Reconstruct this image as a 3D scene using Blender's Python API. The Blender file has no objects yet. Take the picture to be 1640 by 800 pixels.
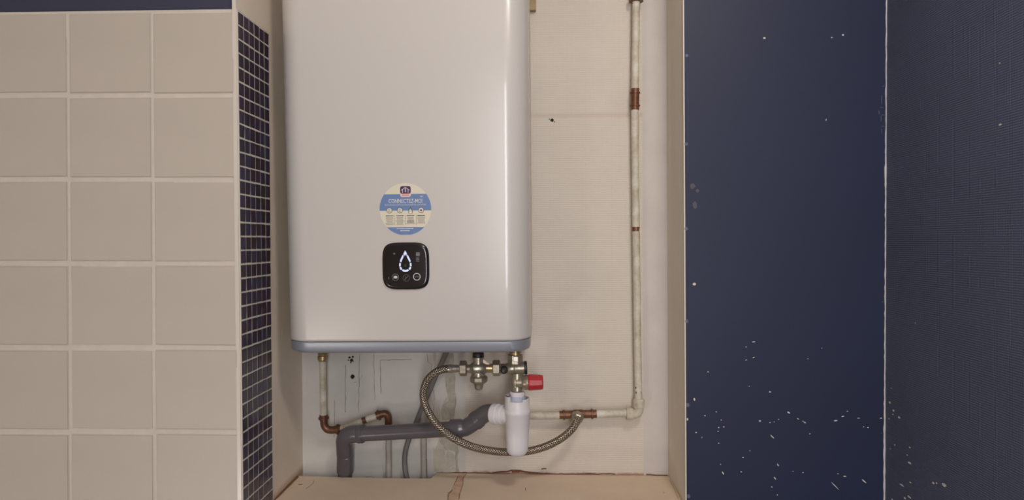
import bpy, bmesh, math, random
from mathutils import Vector, Matrix
random.seed(7)
C = bpy.context.scene.collection
PI = math.pi

# ---------------------------------------------------------------- camera
F = 1160.0                                   # focal length in pixels of a 1640 x 800 frame
CAM = Vector((0, -1.26, 1.5))
cam_d = bpy.data.cameras.new('camera'); cam_d.sensor_width = 36; cam_d.lens = 36*F/1640
cam_d.clip_start = 0.02
cam = bpy.data.objects.new('camera', cam_d); C.objects.link(cam)
cam.location = CAM
cam.rotation_euler = (PI/2 - math.atan(13/F), 0, math.atan(48/F))
bpy.context.scene.camera = cam
RM = cam.rotation_euler.to_matrix()

# ---------------------------------------------------------------- world, lights, exposure
sc = bpy.context.scene
sc.view_settings.view_transform = 'Standard'; sc.view_settings.look = 'None'
sc.view_settings.gamma = 1; sc.view_settings.use_curve_mapping = False
sc.view_settings.exposure = 0.0
w = bpy.data.worlds.new('world'); sc.world = w; w.use_nodes = True
w.node_tree.nodes['Background'].inputs[0].default_value = (1, .9, .8, 1)
w.node_tree.nodes['Background'].inputs[1].default_value = 0.05

def area(name, loc, target, size, power, col, shape='DISK', sy=None):
    d = bpy.data.lights.new(name, 'AREA'); d.energy = power; d.color = col; d.shape = shape; d.size = size
    if sy: d.size_y = sy
    o = bpy.data.objects.new(name, d); C.objects.link(o); o.location = loc
    o.rotation_euler = (Vector(target)-Vector(loc)).to_track_quat('-Z', 'Y').to_euler()
    return o
area('ceiling_lamp_light', (0.34, -1.0, 2.44), (-.1, .1, 1.3), .25, 7.6, (1, .90, .80))
area('tall_fill_light', (0.20, -2.42, 1.45), (-.05, .2, 1.4), .34, 24.5, (.97, .96, .985), 'RECTANGLE', 1.5)  # added front fill, no doorway here; tall for the heater corner's streak
area('left_fill_light', (-1.46, -2.3, .17), (.6, .1, 1.5), .28, 6.2, (1, .93, .86))  # added soft fill, low out of reflections, brightens right reveal and right wall

# ---------------------------------------------------------------- pixel -> point on a plane of the room
def ray(px, py):
    return RM @ Vector(((px-820)/F, (400-py)/F, -1))
def P(px, py, y):
    r = ray(px, py); return CAM + r*((y-CAM.y)/r.y)
def PZ(px, py, z):
    r = ray(px, py); return CAM + r*((z-CAM.z)/r.z)
def M(px, y): return px*(y-CAM.y)/F
YB = 0.345                                   # back wall of the niche
YP = 0.155                                   # blue board
ZL = 0.985                                   # ledge top
class Line:
    """near-vertical edge seen at x0 at the top of the frame and x1 at the bottom, in plane y"""
    def __init__(s, x0, x1, y): s.a = P(x0, 0, y); s.b = P(x1, 800, y); s.y = y
    def at(s, z, y=None):
        t = (z-s.a.z)/(s.b.z-s.a.z); return s.a.x+(s.b.x-s.a.x)*t
LA = Line(377, 386, 0); LB = Line(480, 485.5, YB); LC = Line(1067.5, 1070.5, YB); LD = Line(1094, 1098, YP); LE = Line(1420, 1416.5, YP)

# ---------------------------------------------------------------- materials
def lin(c):
    c = [x/255 for x in c]
    return tuple(x/12.92 if x <= .04045 else ((x+.055)/1.055)**2.4 for x in c)+(1,)
def mat(name, col, rough=.5, metal=0, var=0.0, vscale=8, bump=0.0, bscale=60, dark=None, coat=0, bdist=.001, spec=.5):
    m = bpy.data.materials.new(name); m.use_nodes = True; nt = m.node_tree; N = nt.nodes; Lk = nt.links
    b = N['Principled BSDF']; c = lin(col)
    b.inputs['Base Color'].default_value = c; b.inputs['Roughness'].default_value = rough
    b.inputs['Metallic'].default_value = metal; b.inputs['Coat Weight'].default_value = coat
    b.inputs['Specular IOR Level'].default_value = spec
    tc = N.new('ShaderNodeTexCoord'); m['tc'] = 1
    if var:
        n = N.new('ShaderNodeTexNoise'); n.inputs['Scale'].default_value = vscale; n.inputs['Detail'].default_value = 6; n.inputs['Roughness'].default_value = .65
        Lk.new(tc.outputs['Object'], n.inputs['Vector'])
        r = N.new('ShaderNodeValToRGB'); r.color_ramp.elements[0].position = .3; r.color_ramp.elements[1].position = .7
        d = lin(dark) if dark else tuple(x*(1-var) for x in c[:3])+(1,)
        r.color_ramp.elements[0].color = d; r.color_ramp.elements[1].color = c
        Lk.new(n.outputs['Fac'], r.inputs['Fac']); Lk.new(r.outputs['Color'], b.inputs['Base Color'])
    if bump:
        n2 = N.new('ShaderNodeTexNoise'); n2.inputs['Scale'].default_value = bscale; n2.inputs['Detail'].default_value = 4
        Lk.new(tc.outputs['Object'], n2.inputs['Vector'])
        bp = N.new('ShaderNodeBump'); bp.inputs['Strength'].default_value = bump; bp.inputs['Distance'].default_value = bdist
        Lk.new(n2.outputs['Fac'], bp.inputs['Height']); Lk.new(bp.outputs['Normal'], b.inputs['Normal'])
    return m
def nodes(m): return m.node_tree.nodes, m.node_tree.links, m.node_tree.nodes['Principled BSDF']
def math_(N, Lk, op, a, b=None, c=None, clamp=False):
    n = N.new('ShaderNodeMath'); n.operation = op; n.use_clamp = clamp
    for i, v in enumerate((a, b, c)):
        if v is None: continue
        if isinstance(v, (int, float)): n.inputs[i].default_value = v
        else: Lk.new(v, n.inputs[i])
    return n.outputs[0]
def weave(m, sx, sz, strength, dist=.0006, axis='XZ'):
    """fine woven relief (glass-fibre wallpaper)"""
    N, Lk, b = nodes(m); tc = N.new('ShaderNodeTexCoord'); sp = N.new('ShaderNodeSeparateXYZ'); Lk.new(tc.outputs['Object'], sp.inputs[0])
    ax = sp.outputs[axis[0]]; az = sp.outputs[axis[1]]
    nz = N.new('ShaderNodeTexNoise'); nz.inputs['Scale'].default_value = 120; Lk.new(tc.outputs['Object'], nz.inputs['Vector'])
    h1 = math_(N, Lk, 'SINE', math_(N, Lk, 'ADD', math_(N, Lk, 'MULTIPLY', az, 2*PI/sz), math_(N, Lk, 'MULTIPLY', nz.outputs['Fac'], 2.2)))
    h2 = math_(N, Lk, 'SINE', math_(N, Lk, 'ADD', math_(N, Lk, 'MULTIPLY', ax, 2*PI/sx), math_(N, Lk, 'MULTIPLY', nz.outputs['Fac'], 1.5)))
    h = math_(N, Lk, 'ADD', h1, math_(N, Lk, 'MULTIPLY', h2, .5))
    bp = N.new('ShaderNodeBump'); bp.inputs['Strength'].default_value = strength; bp.inputs['Distance'].default_value = dist
    Lk.new(h, bp.inputs['Height']); Lk.new(bp.outputs['Normal'], b.inputs['Normal'])
def stain(m, col, axis, pos, width, scale=18, amt=1.0, thr=.5, xr=None):
    """rust / dirt following an edge where coordinate `axis` equals pos"""
    N, Lk, b = nodes(m); tc = N.new('ShaderNodeTexCoord'); sp = N.new('ShaderNodeSeparateXYZ'); Lk.new(tc.outputs['Object'], sp.inputs[0])
    n = N.new('ShaderNodeTexNoise'); n.inputs['Scale'].default_value = scale; n.inputs['Detail'].default_value = 8; n.inputs['Roughness'].default_value = .7
    Lk.new(tc.outputs['Object'], n.inputs['Vector'])
    d = math_(N, Lk, 'ABSOLUTE', math_(N, Lk, 'SUBTRACT', sp.outputs[axis], pos))
    edge = math_(N, Lk, 'SUBTRACT', 1, math_(N, Lk, 'DIVIDE', d, width), clamp=True)
    k = math_(N, Lk, 'MULTIPLY', math_(N, Lk, 'SUBTRACT', math_(N, Lk, 'ADD', n.outputs['Fac'], math_(N, Lk, 'MULTIPLY', edge, .45)), thr), 5, clamp=True)
    k = math_(N, Lk, 'MULTIPLY', math_(N, Lk, 'MULTIPLY', k, edge), amt, clamp=True)
    if xr:
        k = math_(N, Lk, 'MULTIPLY', k, math_(N, Lk, 'GREATER_THAN', sp.outputs['X'], xr[0]))
        k = math_(N, Lk, 'MULTIPLY', k, math_(N, Lk, 'LESS_THAN', sp.outputs['X'], xr[1]))
    mx = N.new('ShaderNodeMix'); mx.data_type = 'RGBA'; Lk.new(k, mx.inputs[0])
    src = b.inputs['Base Color']
    if src.is_linked: Lk.new(src.links[0].from_socket, mx.inputs[6])
    else: mx.inputs[6].default_value = src.default_value
    mx.inputs[7].default_value = lin(col); Lk.new(mx.outputs[2], src)

MT = {}
MT['tile'] = mat('glazed_beige_tile', (196, 186, 174), .38, var=.06, vscale=5, bump=.12, bscale=160)
MT['grout'] = mat('pale_grout', (212, 204, 192), .85, var=.10, vscale=30, bump=.4, bscale=200)
MT['plaster'] = mat('cream_plaster', (234, 220, 202), .75, var=.12, vscale=6, bump=.25, bscale=90)
MT['reveal_r'] = mat('beige_reveal_plaster', (228, 220, 208), .75, var=.08, vscale=7, bump=.25, bscale=120)
MT['back'] = mat('old_painted_plaster', (210, 206, 198), .75, var=.14, vscale=9, bump=.3, bscale=80)
MT['paper'] = mat('woven_wallpaper', (216, 206, 194), .75, var=.09, vscale=5)
weave(MT['paper'], .0032, .0042, .35)
MT['strip'] = mat('cool_white_plaster', (206, 198, 192), .7, var=.10, vscale=12, bump=.2, bscale=120)
MT['ledge'] = mat('sandy_ledge_paint', (232, 211, 188), .6, var=.12, vscale=9, bump=.15, bscale=60)
MT['blue'] = mat('blue_wall_paint', (34, 41, 68), .5, var=.12, vscale=5, bump=.12, bscale=150, spec=.35)
MT['blue_top'] = mat('blue_upper_paint', (58, 61, 80), .55, var=.1, vscale=5)
MT['blue_r'] = mat('blue_grey_wallpaper_paint', (90, 97, 122), .6, var=.18, vscale=4, spec=.35)
weave(MT['blue_r'], .0034, .0036, .5, axis='YZ')
MT['mosaic'] = [mat('purple_glass_%s' % n, c, .22, var=.25, vscale=60, spec=.6) for n, c in
                (('dark', (50, 40, 60)), ('mid', (58, 48, 72)), ('brownish', (56, 44, 58)), ('bluish', (60, 56, 82)))]
MT['heater'] = mat('white_enamel', (205, 200, 195), .26, bump=.03, bscale=400, coat=.3)
MT['band'] = mat('silver_band', (160, 164, 174), .36, metal=.45)
MT['shell'] = mat('cream_back_shell', (205, 195, 182), .5)
MT['black'] = mat('glossy_black_panel', (30, 25, 26), .2, coat=.15)
MT['white_ink'] = mat('white_print', (215, 215, 215), .5)
MT['grey_ink'] = mat('grey_print', (120, 118, 118), .5)
MT['sticker'] = mat('cream_sticker', (222, 214, 192), .35)
MT['sticker_blue'] = mat('sticker_blue_print', (106, 132, 178), .35)
MT['sticker_purple'] = mat('sticker_purple_print', (80, 36, 92), .35)
MT['sticker_pink'] = mat('sticker_pink_print', (236, 200, 190), .35)
MT['red_ink'] = mat('red_print', (190, 70, 60), .4)
MT['dark_ink'] = mat('dark_print', (60, 56, 66), .5)
MT['drop'] = mat('drop_diffuser', (190, 200, 225), .4)
N_, L_, b_ = nodes(MT['drop']); b_.inputs['Emission Color'].default_value = (.50, .58, .85, 1); b_.inputs['Emission Strength'].default_value = .55
MT['brass'] = mat('dull_nickel_brass', (184, 174, 156), .3, metal=.7, var=.4, vscale=90, bump=.2, bscale=200)
MT['gold'] = mat('yellow_brass', (190, 168, 126), .32, metal=.7, var=.3, vscale=90)
MT['steel'] = mat('bright_steel', (186, 180, 172), .25, metal=.8)
MT['cap'] = mat('black_plastic', (34, 28, 28), .45)
MT['red'] = mat('red_plastic', (178, 40, 48), .4)
MT['whiteplast'] = mat('white_plastic', (222, 218, 220), .38)
MT['pvc'] = mat('grey_pvc', (94, 89, 94), .24, var=.12, vscale=15)
MT['pvc_d'] = mat('dark_grey_pvc', (74, 66, 70), .5)
MT['copper'] = mat('aged_copper', (134, 92, 66), .42, metal=.45, var=.5, vscale=70, dark=(86, 56, 42), bump=.2, bscale=200)
MT['pipe_w'] = mat('white_painted_pipe', (222, 216, 204), .5, var=.25, vscale=35, dark=(170, 160, 136), bump=.15, bscale=120)
MT['pipe_g'] = mat('grey_painted_pipe', (168, 164, 154), .55, var=.2, vscale=30)
MT['cable'] = mat('grey_cable_sheath', (112, 108, 108), .5)
MT['chip'] = mat('bare_plaster_chip', (216, 206, 196), .8)
MT['scuff'] = mat('rubbed_paint', (92, 96, 110), .7)
MT['tan_scuff'] = mat('tan_scuff', (104, 92, 88), .7)
MT['mortar'] = mat('grey_mortar', (192, 186, 172), .9, var=.3, vscale=60, bump=.9, bscale=120, bdist=.003)
MT['mortar_l'] = mat('pale_mortar', (204, 196, 180), .85, var=.22, vscale=40, bump=.7, bscale=90, bdist=.002)
MT['hole'] = mat('dark_hole', (44, 34, 28), .9)
MT['crackm'] = mat('crack_shade', (128, 118, 106), .9)
MT['rust'] = mat('rust_deposit', (138, 92, 70), .9, var=.5, vscale=120, bump=.5, bscale=200)
MT['dirt'] = mat('brown_dirt', (136, 100, 66), .9, var=.4, vscale=60)
MT['room'] = mat('room_wall_paint', (200, 186, 168), .8)
MT['ceil'] = mat('ceiling_paint', (225, 218, 208), .8)
MT['floor'] = mat('grey_floor_tile', (140, 130, 120), .5, var=.2)
MT['wood'] = mat('tan_wood', (168, 148, 112), .7, var=.25, vscale=40)
MT['tape'] = mat('inner_grey_plastic', (178, 184, 200), .5)

# braided hose: two crossing sets of diagonal strands from the tube's UVs
def braid():
    m = mat('steel_braid', (186, 170, 150), .26, metal=.85)
    N, Lk, b = nodes(m); uv = N.new('ShaderNodeUVMap'); sp = N.new('ShaderNodeSeparateXYZ'); Lk.new(uv.outputs[0], sp.inputs[0])
    a = math_(N, Lk, 'MULTIPLY', sp.outputs['X'], 2*PI*10); l = math_(N, Lk, 'MULTIPLY', sp.outputs['Y'], 2*PI/.0055)
    s1 = math_(N, Lk, 'SINE', math_(N, Lk, 'ADD', a, l)); s2 = math_(N, Lk, 'SINE', math_(N, Lk, 'SUBTRACT', a, l))
    h = math_(N, Lk, 'MAXIMUM', s1, s2)
    r = N.new('ShaderNodeValToRGB'); r.color_ramp.elements[0].position = .3; r.color_ramp.elements[0].color = lin((64, 54, 46)); r.color_ramp.elements[1].position = .95; r.color_ramp.elements[1].color = lin((200, 188, 170))
    Lk.new(h, r.inputs['Fac']); Lk.new(r.outputs['Color'], b.inputs['Base Color'])
    bp = N.new('ShaderNodeBump'); bp.inputs['Strength'].default_value = .7; bp.inputs['Distance'].default_value = .0008
    Lk.new(h, bp.inputs['Height']); Lk.new(bp.outputs['Normal'], b.inputs['Normal'])
    return m
MT['braid'] = braid()
# stains with a place of their own
stain(MT['paper'], (142, 84, 60), 'Z', ZL+.001, .010, 26, .8, .72)
stain(MT['ledge'], (150, 96, 66), 'Y', YB, .012, 22, .5, .66, xr=(-.24, 1))
stain(MT['plaster'], (170, 130, 92), 'Z', ZL, .02, 20, .8, .45)
stain(MT['paper'], (178, 154, 132), 'Z', P(900, 185, YB).z, .008, 11, .3, .55)

# ---------------------------------------------------------------- mesh helpers
def V(*a): return Vector(a)
def finish(bm, name, m, parent=None, smooth=False, bevel=0, sharp=35):
    bmesh.ops.recalc_face_normals(bm, faces=bm.faces)
    me = bpy.data.meshes.new(name); bm.to_mesh(me); bm.free()
    for mm in (m if isinstance(m, list) else [m]): me.materials.append(mm)
    if smooth:
        me.polygons.foreach_set('use_smooth', [True]*len(me.polygons)); me.set_sharp_from_angle(angle=math.radians(sharp))
    o = bpy.data.objects.new(name, me); C.objects.link(o)
    if parent:
        o.parent = parent
    if bevel:
        b = o.modifiers.new('bevel', 'BEVEL'); b.width = bevel; b.segments = 2; b.limit_method = 'ANGLE'; b.angle_limit = math.radians(40)
    return o
def box(bm, lo, hi):
    v = [bm.verts.new((x, y, z)) for x in (lo[0], hi[0]) for y in (lo[1], hi[1]) for z in (lo[2], hi[2])]
    for f in ((0, 1, 3, 2), (4, 6, 7, 5), (0, 4, 5, 1), (2, 3, 7, 6), (0, 2, 6, 4), (1, 5, 7, 3)): bm.faces.new([v[i] for i in f])
def prism(bm, bot, top):
    a = [bm.verts.new(p) for p in bot]; b = [bm.verts.new(p) for p in top]; n = len(a)
    bm.faces.new(a[::-1]); bm.faces.new(b)
    for i in range(n): bm.faces.new((a[i], a[(i+1) % n], b[(i+1) % n], b[i]))
def frame_of(d):
    d = d.normalized(); u = d.cross(V(0, 0, 1))
    if u.length < 1e-3: u = V(1, 0, 0)
    u.normalize(); return u, d.cross(u).normalized()
def tube(bm, pts, r, seg=16, caps=True):
    n = len(pts); rs = r if isinstance(r, (list, tuple)) else [r]*n
    uvl = bm.loops.layers.uv.verify()
    T = [(pts[min(i+1, n-1)]-pts[max(i-1, 0)]).normalized() for i in range(n)]
    u, _ = frame_of(T[0]); rings = []; L = 0; Ls = []
    for i in range(n):
        if i: L += (pts[i]-pts[i-1]).length
        Ls.append(L)
        u = (u - T[i]*u.dot(T[i])).normalized(); v = T[i].cross(u)
        rings.append([bm.verts.new(pts[i]+(u*math.cos(2*PI*k/seg)+v*math.sin(2*PI*k/seg))*rs[i]) for k in range(seg)])
    for i in range(n-1):
        for k in range(seg):
            f = bm.faces.new((rings[i][k], rings[i][(k+1) % seg], rings[i+1][(k+1) % seg], rings[i+1][k]))
            for lp, (a, b) in zip(f.loops, ((k, i), (k+1, i), (k+1, i+1), (k, i+1))): lp[uvl].uv = (a/seg, Ls[b])
    if caps: bm.faces.new(rings[0][::-1]); bm.faces.new(rings[-1])
def lathe(bm, o, d, prof, seg=24, rot=0.0):
    """prof: (distance along d, radius)"""
    d = d.normalized(); u, v = frame_of(d); rings = []
    for t, r in prof:
        r = max(r, 1e-4)
        rings.append([bm.verts.new(o+d*t+(u*math.cos(2*PI*k/seg+rot)+v*math.sin(2*PI*k/seg+rot))*r) for k in range(seg)])
    for a, b in zip(rings, rings[1:]):
        for k in range(seg): bm.faces.new((a[k], a[(k+1) % seg], b[(k+1) % seg], b[k]))
    bm.faces.new(rings[0][::-1]); bm.faces.new(rings[-1])
def spline(pts, n=8):
    out = []; p = [pts[0]]+list(pts)+[pts[-1]]
    for i in range(1, len(p)-2):
        for k in range(n):
            t = k/n; a, b, c, d = p[i-1], p[i], p[i+1], p[i+2]
            out.append(.5*((2*b)+(c-a)*t+(2*a-5*b+4*c-d)*t*t+(3*b-a-3*c+d)*t**3))
    out.append(pts[-1]); return out
def bend(a, corner, b, r, n=8):
    """straight - rounded corner - straight"""
    d1 = (a-corner).normalized(); d2 = (b-corner).normalized()
    p, q = corner+d1*r, corner+d2*r
    return [a]+[(p*(1-t)**2+corner*2*t*(1-t)+q*t*t) for t in [k/n for k in range(n+1)]]+[b]
def thing(name, label, cat, loc, group=None):
    o = bpy.data.objects.new(name, None); C.objects.link(o); o.empty_display_size = .05
    o.location = loc; o['label'] = label; o['category'] = cat
    if group: o['group'] = group
    return o
def rel(o, parent):
    """parent while keeping the world position of a mesh modelled in world coordinates"""
    o.parent = parent; bpy_loc = Vector((0, 0, 0)); q = parent
    while q: bpy_loc += q.location; q = q.parent
    me = o.data; me.transform(Matrix.Translation(-bpy_loc)); return o
def part(name, bm, m, parent, smooth=True, bevel=0, label=None, sharp=35):
    o = finish(bm, name, m, None, smooth, bevel, sharp); rel(o, parent)
    if label: o['label'] = label
    return o
def struct(name, bm, m, bevel=0, label=None, smooth=False):
    o = finish(bm, name, m, None, smooth, bevel); o['kind'] = 'structure'
    if label: o['label'] = label
    return o
def spart(name, bm, m, parent, stuff=False, **k):
    o = finish(bm, name, m, parent, **k)
    if stuff: o['kind'] = 'stuff'
    return o

# ---------------------------------------------------------------- the setting
Z0, Z1 = 0.0, 2.5
XL, YF, XR = -1.6, -2.5, None
def xr(z): return LE.at(z)
# tiled wall at the left: painted core, grout bed, tiles
TT = P(200, 16.5, 0).z                        # top of the tiling
bm = bmesh.new()
prism(bm, [(XL, .008, Z0), (LA.at(Z0)-.004, .008, Z0), (LA.at(Z0)-.05, .36, Z0), (XL, .36, Z0)],
          [(XL, .008, Z1), (LA.at(Z1)-.0085, .008, Z1), (LA.at(Z1)-.05, .36, Z1), (XL, .36, Z1)])
wl = struct('wall_left', bm, MT['blue_top'], label='left wall, cream square tiles below blue paint')
bm = bmesh.new()
prism(bm, [(XL+.002, .002, .01), (LA.at(.01)-.005, .002, .01), (LA.at(.01)-.005, .0085, .01), (XL+.002, .0085, .01)],
          [(XL+.002, .002, TT), (LA.at(TT)-.005, .002, TT), (LA.at(TT)-.005, .0085, TT), (XL+.002, .0085, TT)])
spart('grout_bed', bm, MT['grout'], wl)
def gx(i, py):                                # pixel x of vertical joint i at pixel y (0 = right end)
    x0 = 377.5-134.6*i; lean = .0115 if i == 0 else .0065 if i == 1 else .0055
    return x0 + lean*py - (.5 if i == 0 else 0)
rows = [17.5]+[152.5+134.6*k for k in range(8)]
tile_me = None
TP = M(134.6, 0)
bm = bmesh.new(); g = .0026; h = TP/2-g
box(bm, (-h, 0, -h), (h, .0075, h))
bmesh.ops.bevel(bm, geom=[e for e in bm.edges if all(v.co.y < .001 for v in e.verts)], offset=.0016, segments=2, affect='EDGES')
for i in range(5):
    for j in range(8):
        ya, yb = rows[j], rows[j+1]; ym = (ya+yb)/2
        c = (P(gx(i, ym), ym, 0)+P(gx(i+1, ym), ym, 0))/2
        if i == 0 and j == 0:
            t = finish(bm, 'tile', MT['tile'], wl); tile_me = t.data
        else:
            t = bpy.data.objects.new('tile', tile_me); C.objects.link(t); t.parent = wl
        wa = (P(gx(i, ym), ym, 0)-P(gx(i+1, ym), ym, 0)).x
        t.scale.x = (wa-2*g)/(2*h)
        t.location = (c.x + random.uniform(-.0004, .0004), random.uniform(-.0006, .0006), c.z+random.uniform(-.0003, .0003))
        t.rotation_euler = (random.uniform(-.003, .003), random.uniform(-.002, .001), random.uniform(-.003, .003))
# left reveal of the niche
def reveal_pt(t, z, off=0):                  # t = y between 0 and YB ; off = into the niche
    xa, xb = LA.at(z), LB.at(z); return V(xa+(xb-xa)*t/YB+off, t, z)
bm = bmesh.new()
zs = [Z0, Z1]
def rv(z): return [reveal_pt(.0, z, -.0035), reveal_pt(YB, z), reveal_pt(YB, z, -.1)+V(0, .02, 0), reveal_pt(0, z, -.05)+V(0, .009, 0)]
prism(bm, [reveal_pt(.001, Z0), reveal_pt(YB, Z0), reveal_pt(YB, Z0, -.006), reveal_pt(.001, Z0, -.006)],
          [reveal_pt(.001, Z1), reveal_pt(YB, Z1), reveal_pt(YB, Z1, -.006), reveal_pt(.001, Z1, -.006)])
wr = struct('wall_reveal_left', bm, MT['plaster'], label='left side of the niche, cream plaster with a purple mosaic strip')
# mosaic
MP = M(22.95, 0); ncol, nrow = 6, 37; mg = .0031
def mz(k): return P(380, 15.5, 0).z - k*MP
y_in = .003; MW = (.149-.004)/ncol
bm = bmesh.new()
zt, zb = mz(0)+.002, mz(nrow)-.002
prism(bm, [reveal_pt(.0015, zb, -.001), reveal_pt(.151, zb, -.001), reveal_pt(.151, zb, .0028), reveal_pt(.0015, zb, .0028)],
          [reveal_pt(.0015, zt, -.001), reveal_pt(.151, zt, -.001), reveal_pt(.151, zt, .0028), reveal_pt(.0015, zt, .0028)])
spart('mosaic_grout', bm, MT['grout'], wr)
meshes = []
for mm in MT['mosaic']:
    bm = bmesh.new(); a, b = MW/2-mg/2, MP/2-mg/2
    box(bm, (-.001, -a, -b), (.0022, a, b))
    bmesh.ops.bevel(bm, geom=[e for e in bm.edges if all(v.co.x > .001 for v in e.verts)], offset=.0006, segments=1, affect='EDGES')
    bmesh.ops.recalc_face_normals(bm, faces=bm.faces)
    me = bpy.data.meshes.new('mosaic_tile'); bm.to_mesh(me); bm.free(); me.materials.append(mm); meshes.append(me)
for r in range(nrow):
    for c in range(ncol):
        o = bpy.data.objects.new('mosaic_tile', random.choices(meshes, (4, 3, 2, 1.5))[0]); C.objects.link(o); o.parent = wr
        p = reveal_pt(y_in+(c+.5)*MW+random.uniform(-.0003, .0003), mz(r+.5)+random.uniform(-.0004, .0004), .0013)
        o.location = p; xa = reveal_pt(0, p.z); xb = reveal_pt(YB, p.z)
        o.rotation_euler = (random.uniform(-.03, .03), random.uniform(-.02, .02), -math.atan((xb.x-xa.x)/YB)+random.uniform(-.025, .025))
# white corner bead between tiles and mosaic
bm = bmesh.new()
prism(bm, [reveal_pt(-.0005, Z0, -.006), reveal_pt(-.0005, Z0, .0008), reveal_pt(.003, Z0, .0012), reveal_pt(.003, Z0, -.004)],
          [reveal_pt(-.0005, Z1, -.006), reveal_pt(-.0005, Z1, .0008), reveal_pt(.003, Z1, .0012), reveal_pt(.003, Z1, -.004)])
spart('corner_bead', bm, mat('bead_enamel', (214, 206, 196), .25), wr)
# dark slit beside the mosaic, peeling glue on the plaster
def on_reveal(px, py):
    r = ray(px, py); a = reveal_pt(0, 1.5); b = reveal_pt(YB, 1.5)
    n = V(b.y-a.y, -(b.x-a.x), 0); k = CAM+r*((a-CAM).dot(n)/r.dot(n)); return reveal_pt(k.y, k.z)
def blob(bm, pts, thick, axis, jit=.0008, sub=3):
    """irregular thin plate from outline points; axis = outward direction"""
    out = []
    for i, p in enumerate(pts):
        q = pts[(i+1) % len(pts)]
        for k in range(sub): out.append(p.lerp(q, k/sub)+V(random.uniform(-jit, jit), random.uniform(-jit, jit), random.uniform(-jit, jit)) - axis*0)
    n = axis.normalized()
    base = [p - n*(p-pts[0]).dot(n)*0 for p in out]
    prism(bm, [p-n*.0006 for p in base], [p+n*thick for p in base])
bm = bmesh.new()
for (a, b) in (((434.2, 300), (434.6, 372)), ((436.2, 560), (437, 600)), ((436.6, 680), (437, 795))):
    p, q = on_reveal(*a), on_reveal(*b); d = V(0, .0022, 0)
    prism(bm, [p, q, q+d, p+d], [x+V(.0012, 0, 0) for x in (p, q, q+d, p+d)])
spart('edge_gap', bm, MT['hole'], wr)
bm = bmesh.new()
blob(bm, [on_reveal(*p) for p in ((441, 432), (446, 428), (450, 450), (451, 500), (449, 560), (447, 605), (442, 628), (439, 610), (439, 520))], .0012, V(1, 0, 0), .001)
blob(bm, [on_reveal(*p) for p in ((434, 255), (437, 262), (438, 300), (439, 335), (436, 345), (435, 300))], .001, V(1, 0, 0), .0006)
spart('plaster_patch', bm, MT['mortar_l'], wr, stuff=True)

# back wall of the niche
bm = bmesh.new()
def bw(z): return [V(LB.at(z)-.02, YB, z), V(LC.at(z)+.02, YB, z), V(LC.at(z)+.02, YB+.03, z), V(LB.at(z)-.02, YB+.03, z)]
prism(bm, bw(Z0), bw(Z1))
wb = struct('wall_back', bm, MT['back'], label='back wall of the niche, old cream paint')
# woven wallpaper sheet and the smooth strip at its right
Lp0, Lp1 = Line(744, 745.5, YB), Line(1028, 1031, YB)
bm = bmesh.new(); t = .0012; zz = (ZL-.005, Z1)
prism(bm, [V(Lp0.at(zz[0]), YB-t, zz[0]), V(Lp1.at(zz[0]), YB-t, zz[0]), V(Lp1.at(zz[0]), YB+.001, zz[0]), V(Lp0.at(zz[0]), YB+.001, zz[0])],
          [V(Lp0.at(zz[1]), YB-t, zz[1]), V(Lp1.at(zz[1]), YB-t, zz[1]), V(Lp1.at(zz[1]), YB+.001, zz[1]), V(Lp0.at(zz[1]), YB+.001, zz[1])])
spart('wallpaper', bm, MT['paper'], wb)
bm = bmesh.new(); t = .0006
prism(bm, [V(Lp1.at(zz[0]), YB-t, zz[0]), V(LC.at(zz[0]), YB-t, zz[0]), V(LC.at(zz[0]), YB+.001, zz[0]), V(Lp1.at(zz[0]), YB+.001, zz[0])],
          [V(Lp1.at(zz[1]), YB-t, zz[1]), V(LC.at(zz[1]), YB-t, zz[1]), V(LC.at(zz[1]), YB+.001, zz[1]), V(Lp1.at(zz[1]), YB+.001, zz[1])])
spart('plain_strip', bm, MT['strip'], wb)
# mortar, holes, hairline cracks, scuffs
ax = V(0, -1, 0)
bm = bmesh.new()
c4 = lambda x, y: P(640+x/3.81, 560+y/3.81, YB)
blob(bm, [c4(*p) for p in ((275, 20), (330, 20), (335, 130), (342, 250), (345, 330), (332, 420), (255, 425), (252, 350), (300, 312), (278, 200))], .0015, ax, .0015)
blob(bm, [c4(*p) for p in ((240, 520), (355, 535), (362, 625), (330, 612), (290, 610), (250, 570))], .0015, ax, .0015)
blob(bm, [c4(*p) for p in ((338, 610), (358, 620), (355, 700), (365, 740), (345, 742))], .0015, ax, .001)
spart('mortar_patch', bm, MT['mortar'], wb, stuff=True)
bm = bmesh.new()
blob(bm, [c4(*p) for p in ((205, 20), (275, 20), (278, 200), (298, 312), (252, 350), (250, 425), (240, 520), (290, 612), (335, 640), (345, 745), (210, 740), (200, 500), (215, 250))], .0005, ax, .001)
spart('mortar_skim', bm, MT['mortar_l'], wb, stuff=True)
def hole(name, px, py, r, n=11, parent=wb, y=YB, th=.0016):
    bm = bmesh.new(); c = P(px, py, y); rr = M(r, y)
    ps = [c+V(math.cos(2*PI*k/n)*rr*random.uniform(.75, 1.15), 0, math.sin(2*PI*k/n)*rr*random.uniform(.8, 1.2)) for k in range(n)]
    prism(bm, [p+V(0, .001, 0) for p in ps], [p-V(0, th, 0) for p in ps]); return spart(name, bm, MT['hole'], parent)
hole('wall_hole', 564.5, 602.5, 3.6); hole('wall_hole', 884, 192.5, 3.0, 7)
bm = bmesh.new()
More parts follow.
